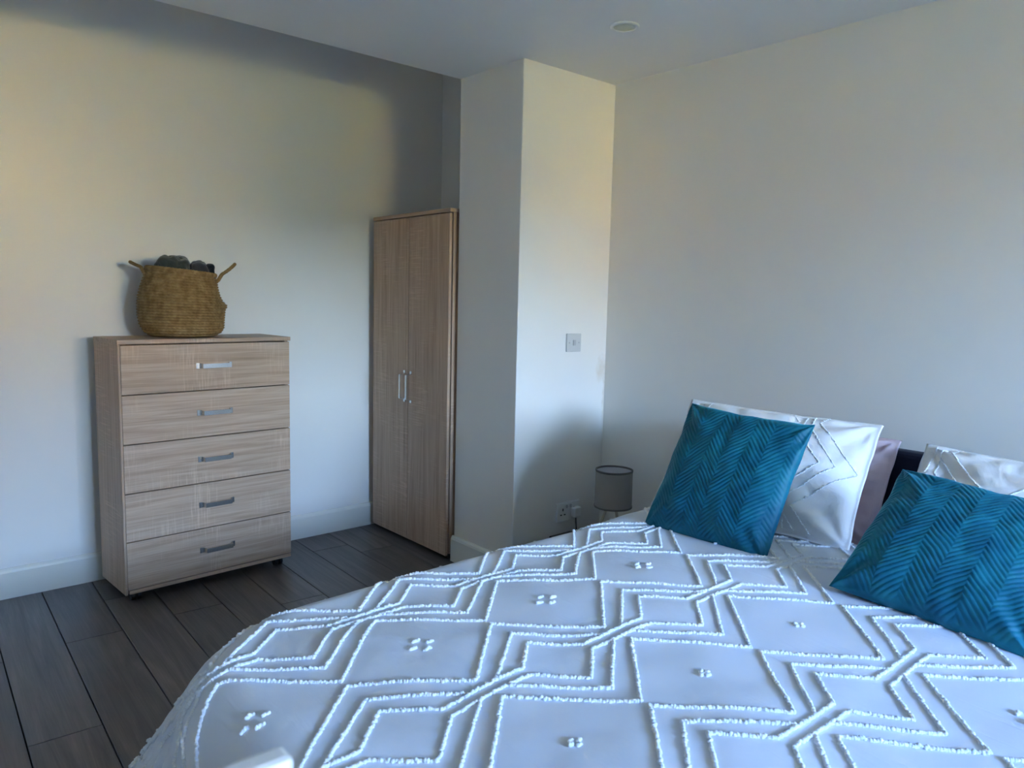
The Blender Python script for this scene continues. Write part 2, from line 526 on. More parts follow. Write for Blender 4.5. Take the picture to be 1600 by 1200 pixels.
def skirting(name, p0, p1, nrm, h=0.128, t=0.016):
    prof = [(0, 0.0), (t, 0.0), (t, h - 0.018), (t * 0.75, h - 0.008), (t * 0.35, h), (0, h)]
    bm = bmesh.new()
    rows = []
    for p in (p0, p1):
        rows.append([bm.verts.new((p[0] + nrm[0] * a, p[1] + nrm[1] * a, b)) for a, b in prof])
    k = len(prof)
    for i in range(k):
        bm.faces.new((rows[0][i], rows[0][(i + 1) % k], rows[1][(i + 1) % k], rows[1][i]))
    bm.faces.new(rows[0]); bm.faces.new(rows[1][::-1])
    return struct(link(name, bm_done(name, bm), M['trim']))
skirting('baseboard_left', (wl(YS), YS), (wl(-0.25), -0.25), (1, 0.019))
skirting('baseboard_pier', (XP - 0.006, YP), (XQ + 0.016, YP), (0, -1))
skirting('baseboard_pier_side', (XQ, YP - 0.016), (XQ, YW), (1, 0))
skirting('baseboard_back', (XQ, YW), (WX, YW), (0, -1))
skirting('baseboard_front', (0.0, YS), (WX, YS), (0, 1))
skirting('baseboard_right', (WX, YS), (WX, YW), (-1, 0))

# outdoors beyond the window: sunlit lawn, houses, greenery added to block low sky
struct(box('ground_outside', (WX + 0.45, -150, -0.5), (260, 150, -0.3), M['lawn']))

# ------------------------------------------------------------------ chest of drawers
def bow_handle(name, mat, parent, length, axis, loc, out, hgt=0.014, depth=0.026):
    """strap handle: flat feet, sloping legs, straight bar. axis 'y' or 'z', out = direction off the face"""
    L = length / 2
    th = 0.004
    path = [(-L, 0.0), (-L + 0.016, 0.0), (-L + 0.024, depth), (L - 0.024, depth), (L - 0.016, 0.0), (L, 0.0)]
    inner = [(-L, th), (-L + 0.0135, th), (-L + 0.020, depth + th), (L - 0.020, depth + th), (L - 0.0135, th), (L, th)]
    flare = [1.25, 1.15, 0.95, 0.95, 1.15, 1.25]
    bm = bmesh.new()
    rows = []
    for (a, d), (a2, d2), fl in zip(path, inner, flare):
        h = hgt / 2 * fl
        row = []
        for aa, dd, hh in ((a, d, -h), (a, d, h), (a2, d2, h), (a2, d2, -h)):
            if axis == 'y': p = Vector((out * dd, aa, hh))
            else: p = Vector((hh, out * dd, aa))
            row.append(bm.verts.new(p))
        rows.append(row)
    for r0, r1 in zip(rows, rows[1:]):
        for k in range(4):
            bm.faces.new((r0[k], r0[(k + 1) % 4], r1[(k + 1) % 4], r1[k]))
    bm.faces.new(rows[0]); bm.faces.new(rows[-1])
    bmesh.ops.recalc_face_normals(bm, faces=bm.faces)
    bmesh.ops.bevel(bm, geom=list(bm.edges), offset=0.0011, segments=2, affect='EDGES')
    return link(name, bm_done(name, bm), mat, parent, loc)

def chest():
    W, Dp, zt, zb = 0.746, 0.30, 1.0963, 0.040
    c = empty('chest_of_drawers', (0.4074, -2.0987, 0.0),
              'light oak five-drawer chest with steel handles, carrying the seagrass basket', 'chest of drawers', rotz=0.0719)
    tt = 0.018
    box('top_panel', (-Dp, -0.002, zt - tt), (0.003, W + 0.004, zt), M['oak_y'], c, 0.0015)
    box('side_panel', (-Dp, 0.0, zb), (-0.018, 0.016, zt - tt), M['oak_z'], c, 0.001)
    box('side_panel', (-Dp, W - 0.016, zb), (-0.018, W, zt - tt), M['oak_z'], c, 0.001)
    box('back_panel', (-Dp + 0.004, 0.016, zb), (-Dp + 0.008, W - 0.016, zt - tt), M['oak_z'], c)
    box('base_panel', (-Dp + 0.01, 0.016, zb), (-0.002, W - 0.0005, zb + 0.016), M['oak_y'], c, 0.001)
    box('front_stile', (-0.018, 0.0, zb), (-0.0005, 0.009, zt - tt), M['oak_z'], c, 0.0008)
    lo, hi = zb + 0.018, zt - tt - 0.003
    n, gap = 5, 0.004
    hh = (hi - lo) / n
    for i in range(n):
        z0, z1 = lo + i * hh + gap / 2, lo + (i + 1) * hh - gap / 2
        zc = (z0 + z1) / 2
        d = link('drawer', None, None, c)
        bpy.data.objects.remove(d)
        bm = bmesh.new()
        add_box(bm, (-0.017, 0.010, z0 - zc), (0.0, W - 0.001, z1 - zc), 0.0012, 1)
        d = link('drawer', bm_done('drawer', bm), M['oak_y'], c, (0, 0, zc))
        h = bow_handle('handle', M['steel'], d, 0.158, 'y', (0.0, W * 0.52, 0.006), 1, 0.020)
        h['label'] = 'brushed steel bow handle'
    for x, y in ((-0.045, 0.05), (-0.045, W - 0.05), (-Dp + 0.05, 0.05), (-Dp + 0.05, W - 0.05)):
        bm = bmesh.new()
        add_box(bm, (-0.018, -0.018, 0.030), (0.018, 0.018, zb), 0.002, 1)
        for sgn in (-1, 1):
            r = bmesh.ops.create_cone(bm, cap_ends=True, segments=20, radius1=0.0185, radius2=0.0185, depth=0.014,
                                      matrix=Matrix.Translation((0.0, sgn * 0.012, 0.0185)) @ Matrix.Rotation(PI / 2, 4, 'X'))
        add_box(bm, (-0.006, -0.018, 0.014), (0.006, 0.018, 0.034))
        k = link('castor', bm_done('castor', bm), M['black_plastic'], c, (x, y, 0))
        k['label'] = 'black twin-wheel castor'
    return c
chest()

# ------------------------------------------------------------------ wardrobe in the alcove
def wardrobe():
    x0, x1, yf, zt = 0.050, 0.752, -0.732, 1.716
    yb = -0.262
    wd = empty('wardrobe', ((x0 + x1) / 2, (yf + yb) / 2, 0.0),
               'tall light oak two-door wardrobe standing in the alcove beside the white pier', 'wardrobe')
    ox, oy = (x0 + x1) / 2, (yf + yb) / 2
    def B(name, lo, hi, mat, bev=0.001, parent=wd):
        return box(name, (lo[0] - ox, lo[1] - oy, lo[2]), (hi[0] - ox, hi[1] - oy, hi[2]), mat, parent, bev)
    zb = 0.028
    B('top_panel', (x0 - 0.002, yf - 0.001, zt - 0.018), (x1 + 0.004, yb, zt), M['oak_x'], 0.0015)
    B('side_panel', (x0, yf + 0.022, zb), (x0 + 0.016, yb, zt - 0.018), M['oak_z'])
    B('side_panel', (x1 - 0.016, yf + 0.022, zb), (x1, yb, zt - 0.018), M['oak_z'])
    B('back_panel', (x0 + 0.016, yb - 0.006, zb), (x1 - 0.016, yb - 0.002, zt - 0.018), M['oak_z'])
    B('base_panel', (x0 + 0.016, yf + 0.022, zb), (x1 - 0.016, yb - 0.006, zb + 0.016), M['oak_x'])
    xm = (x0 + x1) / 2
    zc = (zb + zt) / 2
    for a, b_, hx in ((x0, xm - 0.0015, xm - 0.030), (xm + 0.0015, x1 - 0.001, xm + 0.030)):
        bm = bmesh.new()
        cx = (a + b_) / 2
        add_box(bm, (a - cx, -0.008, 0.022 - zc), (b_ - cx, 0.008, zt - 0.023 - zc), 0.0012, 1)
        d = link('door', bm_done('door', bm), M['oak_z'], wd, (cx - ox, yf + 0.008 - oy, zc))
        h = bow_handle('handle', M['steel'], d, 0.165, 'z', (hx - cx, -0.008, 0.832 - zc), -1, 0.014, 0.030)
        h['label'] = 'brushed steel bow handle'
    for x in (x0 + 0.03, x1 - 0.03):
        for y in (yf + 0.05, yb - 0.03):
            B('foot', (x - 0.018, y - 0.018, 0.0), (x + 0.018, y + 0.018, zb), M['black_plastic'], 0.003)
wardrobe()

# ------------------------------------------------------------------ basket and the cloths in it
BX, BY, BZ = 0.205, -1.785, 1.0968
def basket():
    b = empty('seagrass_basket', (BX, BY, BZ),
              'brown woven seagrass belly basket with two loop handles on the oak chest', 'basket')
    phR = math.atan2(0.956, 0.295)
    pr = [(0.0, 0.118), (0.006, 0.138), (0.02, 0.156), (0.05, 0.173), (0.09, 0.180), (0.13, 0.180), (0.17, 0.176), (0.21, 0.165), (0.25, 0.151), (0.285, 0.143)]
    pf = [(0.0, 0.118), (0.006, 0.140), (0.02, 0.160), (0.04, 0.171), (0.09, 0.174), (0.125, 0.178), (0.140, 0.186), (0.148, 0.184), (0.165, 0.168), (0.19, 0.157), (0.22, 0.150), (0.25, 0.146), (0.285, 0.142)]
    zs = lambda p, z: float(np.interp(z, [q[0] for q in p], [q[1] for q in p]))
    rows, sub, na = 24, 7, 300
    hgt = 0.283
    nr = rows * sub + 1
    V, Fc = [], []
    for i in range(nr):
        z = hgt * i / (nr - 1)
        ra, rb = zs(pr, z), zs(pf, z)
        frow = i / sub
        row = int(frow)
        prof = abs(math.sin(PI * frow)) ** 0.6
        for k in range(na):
            a = 2 * PI * k / na
            wgt = max(0.0, math.cos(a - phR)) ** 4
            r = ra * (1 - wgt) + rb * wgt
            # each row is a plait: slanted stitches, the slant alternating row by row
            ph = a * 56 / (2 * PI) * 1.0 + (0.5 if row % 2 else 0.0) + (frow - row) * (0.8 if row % 2 else -0.8)
            st = abs(math.sin(PI * ph)) ** 0.7
            d = 0.0062 * prof * (0.55 + 0.45 * st)
            zz = z - 0.013 * (z / hgt) * math.cos(a - phR)
            r2 = r + d - 0.003
            V.append((r2 * math.cos(a), r2 * math.sin(a), zz))
    for i in range(nr - 1):
        for k in range(na):
            l = (k + 1) % na
            Fc.append((i * na + k, i * na + l, (i + 1) * na + l, (i + 1) * na + k))
    # inner wall and floor
    base = len(V)
    for z in (hgt, 0.2, 0.1, 0.012):
        for k in range(na):
            a = 2 * PI * k / na
            wgt = max(0.0, math.cos(a - phR)) ** 4
            r = zs(pr, z) * (1 - wgt) + zs(pf, z) * wgt - 0.012
            zz = z - 0.013 * (z / hgt) * math.cos(a - phR)
            V.append((r * math.cos(a), r * math.sin(a), zz))
    top = (nr - 1) * na
    for k in range(na):
        l = (k + 1) % na
        Fc.append((top + k, top + l, base + l, base + k))
    for i in range(3):
        for k in range(na):
            l = (k + 1) % na
            Fc.append((base + i * na + k, base + i * na + l, base + (i + 1) * na + l, base + (i + 1) * na + k))
    Fc.append(tuple(base + 3 * na + k for k in range(na)))
    Fc.append(tuple(range(na))[::-1])
    link('body', from_arrays('body', V, Fc), M['seagrass'], b)
    # braided rim
    pts, rad = [], []
    for k in range(240):
        a = 2 * PI * k / 240
        r = 0.1375
        pts.append((r * math.cos(a), r * math.sin(a), hgt + 0.001 - 0.013 * math.cos(a - phR)))
        rad.append(0.0085 + 0.0022 * abs(math.sin(a * 32)))
    tube('rim', pts, rad, M['seagrass'], b, 10, True)
    # rope handles, left and right of the view
    Rv = Vector((0.295, 0.956, 0))
    Tv = Vector((-0.956, 0.295, 0))
    def loop(sgn, reach, rise, half):
        p0 = Rv * sgn * 0.140
        P = []
        zb = hgt - 0.03 - 0.013 * sgn
        n = 40
        for i in range(n + 1):
            u = i / n
            lat = math.cos(PI * u) * half
            w_ = math.sin(PI * u)
            q = p0 + Tv * (lat * (0.85 + 0.3 * w_)) + Rv * sgn * (reach * w_ ** 0.8)
            q.z = zb + 0.03 * min(1, w_ * 4) + rise * w_ ** (1.3)
            P.append(q)
        rr = [0.0062 + 0.0014 * abs(math.sin(i * 1.25)) for i in range(n + 1)]
        tube('handle', P, rr, M['seagrass'], b, 8)
    loop(-1, 0.060, 0.022, 0.045)
    loop(1, 0.082, 0.055, 0.045)
basket()

def towel(name, label, cat_mat, c, rx, ry, rz, seed, rot):
    """a rolled, rumpled cloth pushed down into the basket"""
    nu, nv = 64, 40
    V, Fc = [], []
    for i in range(nv + 1):
        th = PI * i / nv
        for k in range(nu):
            a = 2 * PI * k / nu
            d = Vector((math.sin(th) * math.cos(a), math.sin(th) * math.sin(a), math.cos(th)))
            e = Vector([math.copysign(abs(x) ** 0.55, x) for x in d])
            p = Vector((e.x * rx, e.y * ry, e.z * rz))
            s = 0.016 * nz(p.x * 16 + seed, p.y * 16, p.z * 16) + 0.008 * nz(p.x * 45, p.y * 45 + seed, p.z * 45)
            s += 0.004 * math.sin(90 * p.x + 25 * p.z + 6 * nz(p.x * 12, p.y * 12, seed))
            V.append(p + d * s)
    for i in range(nv):
        for k in range(nu):
            l = (k + 1) % nu
            Fc.append((i * nu + k, (i + 1) * nu + k, (i + 1) * nu + l, i * nu + l))
    o = link(name, from_arrays(name, V, Fc), M[cat_mat], None, (BX + c[0], BY + c[1], BZ + c[2]), (0, 0, rot))
    tag(o, label, 'towel')
a0 = math.atan2(0.956, 0.295)
def brel(right, depth, z): return (0.295 * right - 0.956 * depth, 0.956 * right + 0.295 * depth, z)
towel('rolled_towel', 'largest dark green-grey rolled towel, at the left of the basket', 'towel_green', brel(-0.030, 0.0, 0.270), 0.066, 0.088, 0.078, 3.1, a0)
towel('rolled_towel', 'smaller charcoal rolled towel in the middle of the basket opening', 'towel_grey', brel(0.066, 0.0, 0.268), 0.040, 0.078, 0.062, 7.7, a0)
towel('folded_cloth', 'small black folded cloth at the right inside the basket rim', 'towel_black', brel(0.117, -0.01, 0.262), 0.016, 0.050, 0.054, 12.3, a0 + 0.1)

# ------------------------------------------------------------------ bed, mattress
BXL, BXR, BYF, BYH = 1.97, 3.45, -2.28, YW - 0.02
def bed():
    b = empty('bed', ((BXL + BXR) / 2, (BYF + BYH) / 2, 0), 'double bed with low dark navy headboard against the white back wall', 'bed')
    ox, oy = b.location.x, b.location.y
    def B(name, lo, hi, mat, bev=0.01):
        return box(name, (lo[0] - ox, lo[1] - oy, lo[2]), (hi[0] - ox, hi[1] - oy, hi[2]), mat, b, bev, None, 3)
    B('headboard', (BXL + 0.02, BYH - 0.07, 0.08), (BXR - 0.02, BYH, 0.815), M['headboard'], 0.02)
    B('side_rail', (BXL + 0.01, BYF + 0.03, 0.10), (BXL + 0.05, BYH - 0.07, 0.28), M['headboard'])
    B('side_rail', (BXR - 0.05, BYF + 0.03, 0.10), (BXR - 0.01, BYH - 0.07, 0.28), M['headboard'])
    B('foot_rail', (BXL + 0.01, BYF, 0.10), (BXR - 0.01, BYF + 0.03, 0.28), M['headboard'])
    for x in (BXL + 0.05, BXR - 0.11):
        for y in (BYF + 0.04, BYH - 0.16):
            B('leg', (x, y, 0.0), (x + 0.06, y + 0.06, 0.10), M['black_plastic'], 0.004)
    y = BYF + 0.1
    while y < BYH - 0.15:
        B('slat', (BXL + 0.05, y, 0.25), (BXR - 0.05, y + 0.07, 0.268), M['pale_wood'], 0.003)
        y += 0.14
    mb = bmesh.new()
    add_box(mb, (BXL + 0.03, BYF + 0.05, 0.285), (BXR - 0.03, BYH - 0.08, 0.50), 0.04, 4)
    m = link('mattress', bm_done('mattress', mb, True), M['sheet'])
    tag(m, 'mattress in a white fitted sheet under the tufted duvet', 'mattress')
bed()

# ------------------------------------------------------------------ duvet
CX0, CX1, CY0 = 2.035, 3.38, -2.30          # core rectangle of the flat top
ZT, RAD, RC = 0.555, 0.135, 0.22
UH = -0.50                                   # head end
def duvet_pt(u, v):
    cx = min(max(u, CX0 + RC), CX1 - RC)
    cy = max(v, CY0 + RC)
    a, b_ = u - cx, v - cy
    dd = math.hypot(a, b_)
    r = dd - RC                                  # past the rounded outline of the flat top
    # low undulation of the filling
    puff = 0.010 * math.sin(u * 5.1 + 1.0) * math.sin(v * 4.3 + 0.4) + 0.010 * nz(u * 3.2, v * 3.2, 1.7) + 0.004 * nz(u * 9, v * 9, 4.1)
    # the filling thins towards the foot, so the top sinks a little there, and the cloth is tugged askew
    ft = min(1.0, max(0.0, (-1.15 - v) / 1.1))
    ft = ft * ft * (3 - 2 * ft)
    sink = 0.036 * ft + 0.010
    ins = min(u - CX0, CX1 - u, v - CY0)
    if (u < CX0 + RC or u > CX1 - RC) and v < CY0 + RC: ins = -r
    sk = min(1.0, max(0.0, 1 - ins / 0.42))
    puff -= sink * sk * sk * (3 - 2 * sk)
    skew = 0.0
    if r < 1e-6 or dd < 1e-6:
        return Vector((u + skew, v, ZT + puff))
    dx, dy = a / dd, b_ / dd
    corner = 4 * dx * dx * dy * dy
    flare = 0.14 + 0.40 * corner + 0.10 * max(0.0, -dy) ** 4
    q = RAD * (PI / 2 - flare)
    if r < q:
        t = r / RAD
        out, drop = RAD * math.sin(t), RAD * (1 - math.cos(t))
    else:
        t = PI / 2 - flare
        e = r - q
        out = RAD * math.sin(t) + e * math.sin(flare)
        drop = RAD * (1 - math.cos(t)) + e * math.cos(flare)
    along = u * dy * dy + v * dx * dx
    ang = math.atan2(dy, dx)
    fold = min(1.0, r / 0.4) ** 1.5
    out += fold * (0.016 * math.sin(along * 17 + ang * 7) + 0.020 * nz(u * 5, v * 5, 9.0))
    z = ZT - sink + (puff + sink) * max(0.0, 1 - r / 0.3) - drop
    return Vector((cx + skew + dx * (RC + out), cy + dy * (RC + out), max(z, 0.035)))

U0, U1 = CX0 - 0.50, CX1 + 0.50
V0 = CY0 - 0.60
def duvet_n(u, v):
    e = 0.004
    return (duvet_pt(u + e, v) - duvet_pt(u - e, v)).cross(duvet_pt(u, v + e) - duvet_pt(u, v - e)).normalized()

ICO_V, ICO_F = None, None
def ico():
    global ICO_V, ICO_F
    bm = bmesh.new()
    bmesh.ops.create_icosphere(bm, subdivisions=1, radius=1.0)
    bm.verts.ensure_lookup_table()
    ICO_V = np.array([v.co[:] for v in bm.verts])
    ICO_F = np.array([[v.index for v in f.verts] for f in bm.faces])
    bm.free()
ico()

def fluff_mesh(name, P, Nn, rad, rng, jit=0.2):
    """row of small overlapping yarn loops at points P with surface normals Nn"""
    n = len(P)
    P, Nn = np.array(P), np.array(Nn)
    k = len(ICO_V)
    rv = rng.normal(size=(n, 3, 3))
    Q, _ = np.linalg.qr(rv)
    sc = rad * (0.8 + 0.5 * rng.random((n, 1, 3)))
    V = np.einsum('nij,kj->nki', Q, ICO_V) if False else (ICO_V[None] * sc) @ Q
    V = V + (P + rng.normal(size=(n, 3)) * rad * jit + Nn * rad * 0.45)[:, None]
    Fc = (ICO_F[None] + (np.arange(n) * k)[:, None, None]).reshape(-1, 3)
    me = bpy.data.meshes.new(name)
    V = V.reshape(-1, 3)
    me.vertices.add(len(V)); me.vertices.foreach_set('co', V.ravel())
    me.loops.add(Fc.size); me.loops.foreach_set('vertex_index', Fc.ravel().astype(np.int32))
    me.polygons.add(len(Fc))
    me.polygons.foreach_set('loop_start', np.arange(0, Fc.size, 3, dtype=np.int32))
    me.polygons.foreach_set('use_smooth', np.ones(len(Fc), bool))
    me.update(calc_edges=True)
    me.validate()
    return me

def sample_poly(poly, step):
    out = []
    for (a, b_), (c, d) in zip(poly, poly[1:]):
        L = math.hypot(c - a, d - b_)
        n = max(1, int(round(L / step)))
        for i in range(n):
            out.append((a + (c - a) * i / n, b_ + (d - b_) * i / n))
    out.append(poly[-1])
    return out

PX, PY, DX0, DY0 = 0.4665, 0.3705, 2.402, -1.240
def trellis(i0, i1, j0, j1):
    """polylines of the tufted trellis in cloth coordinates"""
    L = []
    for i in range(i0, i1):
        cx = DX0 + (i + 0.5) * PX                # line of the crossings
        for sg in (-1, 1):
            X = lambda d: cx + sg * d
            outer, inner = [], []
            for j in range(j0, j1 + 1):
                y = DY0 + j * PY                 # crossing
                outer += [(X(0.040), y), (X(0.2225), y + PY / 2)]
                inner += [(X(0.0145), y - 0.098), (X(0.0145), y + 0.098), (X(0.096), y + PY / 2)]
                L.append([(X(0.0145), y + 0.030), (X(0.150), y + PY / 2), (X(0.0145), y + PY - 0.030)])
            L.append(outer); L.append(inner)
    return L

def make_duvet():
    nu, nv = 200, 210
    us = np.linspace(U0, U1, nu); vs = np.linspace(V0, UH, nv)
    V = [duvet_pt(u, v) for v in vs for u in us]
    Fc = [(j * nu + i, j * nu + i + 1, (j + 1) * nu + i + 1, (j + 1) * nu + i) for j in range(nv - 1) for i in range(nu - 1)]
    d = link('duvet', from_arrays('duvet', V, Fc), M['duvet'])
    tag(d, 'white duvet with raised tufted diamond trellis spread over the bed', 'duvet')
    so_ = d.modifiers.new('thickness', 'SOLIDIFY'); so_.thickness = 0.03; so_.offset = -1
    rng = np.random.default_rng(5)
    def inside(u, v):
        return U0 + 0.01 < u < U1 - 0.01 and V0 + 0.01 < v < UH - 0.01
    for poly in trellis(-2, 3, -5, 2):
        runs = [[]]
        for q in sample_poly(poly, 0.0044):
            if inside(*q): runs[-1].append(q)
            elif runs[-1]: runs.append([])
        for seg in runs:
            if len(seg) < 8: continue
            P = [duvet_pt(*q) for q in seg]; Nn = [duvet_n(*q) for q in seg]
            o = link('tufted_stripe', fluff_mesh('tufted_stripe', P, Nn, 0.0042, rng), M['tuft'], d)
    for i in range(-1, 3):
        for j in range(-4, 2):
            x, y = DX0 + i * PX, DY0 + j * PY
            wide = i % 2 == 0
            h, hl, rr = (0.0225, 0.0065, 0.0042) if wide else (0.0095, 0.003, 0.0036)
            for a, b_ in ((1, 0), (-1, 0), (0, 1), (0, -1)):
                q = (x + a * h, y + b_ * h)
                if not inside(*q): continue
                pts = [(q[0] + 0.0015 * math.sin(t * 9), q[1] + t * hl) for t in np.linspace(-1, 1, 7)]
                P = [duvet_pt(*p) for p in pts]; Nn = [duvet_n(*p) for p in pts]
                o = link('tuft', fluff_mesh('tuft', P, Nn, rr, rng), M['tuft'], d)
make_duvet()

# ------------------------------------------------------------------ pillows and cushions
def pillow_frame(x, y, z, yaw, lean, roll):
    ex = Vector((math.cos(yaw), math.sin(yaw), 0))
    nr = Vector((math.sin(yaw), -math.cos(yaw), 0))
    up = Vector((0, 0, 1)) * math.sin(lean) - nr * math.cos(lean)
    e1 = ex * math.cos(roll) + up * math.sin(roll)
    e2 = -ex * math.sin(roll) + up * math.cos(roll)
    e3 = e1.cross(e2)                                   # out of the front face (towards -y)
    m = Matrix((e1, e2, e3)).transposed().to_4x4()
    m.translation = Vector((x, y, z))
    return m

def pillow_surface(W, Hh, T, pinch, seed, wr=0.006, flange=0.0, relief=None, power=0.55, sag=0.0):
    def f(s, t, side):
        x = s * W / 2 * (1 - pinch * (1 - t * t) )
        y = t * Hh / 2 * (1 - pinch * (1 - s * s) )
        fs, ft = min(1.0, abs(s) / (1 - flange)), min(1.0, abs(t) / (1 - flange))
        prof = max(0.0, (1 - fs ** 2.6)) ** power * max(0.0, (1 - ft ** 2.6)) ** power
        z = T / 2 * prof
        if sag: z *= 1 + sag * (-t) * 0.6
        edge = 1 - prof
        k = wr * (nz(s * 2.4 + seed, t * 2.4, side * 3.0) + 0.5 * nz(s * 6 + seed, t * 6, side * 5.0)) * min(1, prof * 3 + 0.15)
        # puckers running in from the corners
        for (cs, ct) in ((-1, -1), (1, -1), (1, 1), (-1, 1)):
            d = math.hypot(s - cs, t - ct)
            if d < 1.1:
                an = math.atan2(t - ct, s - cs)
                k += wr * 0.8 * math.sin(an * 9 + seed) * max(0, 1 - d / 1.1) ** 1.2 * min(1, prof * 4)
        z += k
        if relief is not None: z += relief(x, y) * min(1.0, prof * 2.5)
        wob = 0.004 * nz(s * 3 + seed, t * 3, 8.0)
        return Vector((x + wob, y + 0.004 * nz(t * 3, s * 3 + seed, 2.0), side * max(z, 0.0012) + (0.004 * nz(s * 4, t * 4, seed) if flange else 0)))
    return f

def pillow_mesh(name, f, n):
    V, Fc = [], []
    g = np.linspace(-1, 1, n)
    idx = {}
    for side in (1, -1):
        for j in range(n):
            for i in range(n):
                if side == -1 and (i in (0, n - 1) or j in (0, n - 1)):
                    idx[(side, i, j)] = idx[(1, i, j)]
                    continue
                idx[(side, i, j)] = len(V)
                V.append(f(g[i], g[j], side))
    for j in range(n - 1):
        for i in range(n - 1):
            q = ((i, j), (i + 1, j), (i + 1, j + 1), (i, j + 1))
            Fc.append(tuple(idx[(1,) + a] for a in q))
            Fc.append(tuple(idx[(-1,) + a] for a in q)[::-1])
    return from_arrays(name, V, Fc)

def chevron(x, y, pitch=0.0168, per=0.128, amp=0.0025):
    x += 0.004 * nz(x * 7, y * 7, 3.3); y += 0.005 * nz(x * 6, y * 6, 5.5)
    zz = abs(((x / per) % 1.0) * 2 - 1) * per * 0.5 * 1.0
    p = ((y + zz) / pitch) % 1.0
    return amp * (1 - abs(2 * p - 1) ** 2.4)

def teal(label, m, seed):
    f = pillow_surface(0.46, 0.46, 0.125, 0.045, seed, 0.007, 0.0, chevron, 0.5, 0.25)
    o = link('velvet_cushion', pillow_mesh('velvet_cushion', f, 210), M['velvet'])
    o.matrix_world = m
    tag(o, label, 'cushion', 'teal velvet cushions on the bed')
    return o
def up_of(m): return m.to_3x3() @ Vector((0, 1, 0))

teal('teal velvet chevron cushion leaning upright on the left pillow, nearer the lamp', pillow_frame(2.343, -0.772, 0.738, 0.0, 1.072, -0.028), 2.0)
teal('teal velvet chevron cushion lying back more flatly at the right edge of the photo', pillow_frame(3.048, -0.800, 0.690, 0.105, 0.61, -0.107), 9.0)

def white_pillow(name, label, cat, mat, m, W, Hh, T, seed, tufts=True, shift=0.0):
    f = pillow_surface(W, Hh, T, 0.03, seed, 0.016, 0.05, None, 0.5, 0.3)
    o = link(name, pillow_mesh(name, f, 96), M[mat])
    o.matrix_world = m
    tag(o, label, cat)
    if tufts:
        rng = np.random.default_rng(int(seed * 10))
        for poly in trellis(-8, 0, -4, 2):
            runs = [[]]
            for (x, y) in sample_poly(poly, 0.0044):
                x, y = (x - 1.10 + shift) * 0.9, (y + 1.45) * 0.9
                s, t = x / (W / 2), y / (Hh / 2)
                if abs(s) < 0.93 and abs(t) < 0.93: runs[-1].append((s, t))
                elif runs[-1]: runs.append([])
            for seg in runs:
                if len(seg) < 8: continue
                P, Nn = [], []
                for (s, t) in seg:
                    P.append(f(s, t, 1))
                    e = 0.01
                    Nn.append((f(s + e, t, 1) - f(s - e, t, 1)).cross(f(s, t + e, 1) - f(s, t - e, 1)).normalized())
                link('tufted_stripe', fluff_mesh('tufted_stripe', P, Nn, 0.0024, rng, 0.3), M['tuft'], o)
    return o

white_pillow('pillow', 'white tufted pillow standing behind the left teal cushion', 'pillow', 'pillow',
             pillow_frame(2.318, -0.515, 0.735, 0.19, 0.93, -0.03), 0.69, 0.46, 0.16, 4.0)
white_pillow('pillow', 'white tufted pillow behind the right teal cushion, cut by the photo edge', 'pillow', 'pillow',
             pillow_frame(3.095, -0.42, 0.690, -0.02, 0.85, -0.02), 0.70, 0.44, 0.16, 8.0)
white_pillow('pillow', 'pale pink pillow tucked behind the left white pillow', 'pillow', 'pink',
             pillow_frame(2.322, -0.318, 0.682, 0.05, 1.16, -0.02), 0.68, 0.385, 0.10, 13.0, False)

# ------------------------------------------------------------------ bedside table, lamp
def bedside():
    cx, cy, zt = 1.50, -0.37, 0.236
    t = empty('bedside_table', (cx, cy, 0), 'low dark bedside table between the white pier and the bed', 'table')
    box('table_top', (-0.19, -0.19, zt - 0.015), (0.19, 0.19, zt), M['dark_wood'], t, 0.003)
    box('shelf', (-0.16, -0.17, 0.09), (0.16, 0.17, 0.105), M['dark_wood'], t, 0.002)
    for sx in (-1, 1):
        for sy in (-1, 1):
            box('leg', (sx * 0.165 - 0.016, sy * 0.165 - 0.016, 0), (sx * 0.165 + 0.016, sy * 0.165 + 0.016, zt - 0.015), M['dark_wood'], t, 0.002)
    l = empty('table_lamp', (1.512, -0.365, zt + 0.0005), 'small table lamp with taupe drum shade on the dark bedside table', 'lamp')
    zs, h, r = 0.151, 0.168, 0.083
    lathe('shade', [(r, zs), (r * 0.985, zs + h), (r * 0.985 - 0.002, zs + h), (r - 0.002, zs), (r, zs)], M['shade'], l, 64, None, False)
    lathe('shade_lining', [(r - 0.0025, zs + 0.001), (r * 0.985 - 0.0025, zs + h - 0.001), (r * 0.985 - 0.0032, zs + h - 0.001), (r - 0.0032, zs + 0.001), (r - 0.0025, zs + 0.001)], M['shade_in'], l, 64, None, False)
    for z, rr in ((zs + 0.003, r + 0.0004), (zs + h - 0.003, r * 0.985 + 0.0004)):
        lathe('shade_trim', [(rr, z - 0.004), (rr + 0.0012, z - 0.0035), (rr + 0.0012, z + 0.0035), (rr, z + 0.004), (rr - 0.004, z + 0.004), (rr - 0.004, z - 0.004), (rr, z - 0.004)], M['shade_trim'], l, 64, None, False)
    for k in range(3):
        a = 2 * PI * k / 3 + 0.75 + PI
        tube('leg', [(0.018 * math.cos(a), 0.018 * math.sin(a), 0.171), (0.072 * math.cos(a), 0.072 * math.sin(a), 0.0045)], [0.0065, 0.0055], M['pale_wood'], l, 10)
    lathe('lamp_holder', [(0.022, 0.161), (0.024, 0.176), (0.016, 0.182), (0.016, 0.216), (0.014, 0.218)], M['white_plastic'], l, 24)
    bp = []
    for i in range(13):
        q = PI * i / 12
        bp.append((max(0.001, 0.022 * math.sin(q)), 0.244 - 0.026 * math.cos(q)))
    lathe('bulb', bp, M['white_plastic'], l, 24)
bedside()

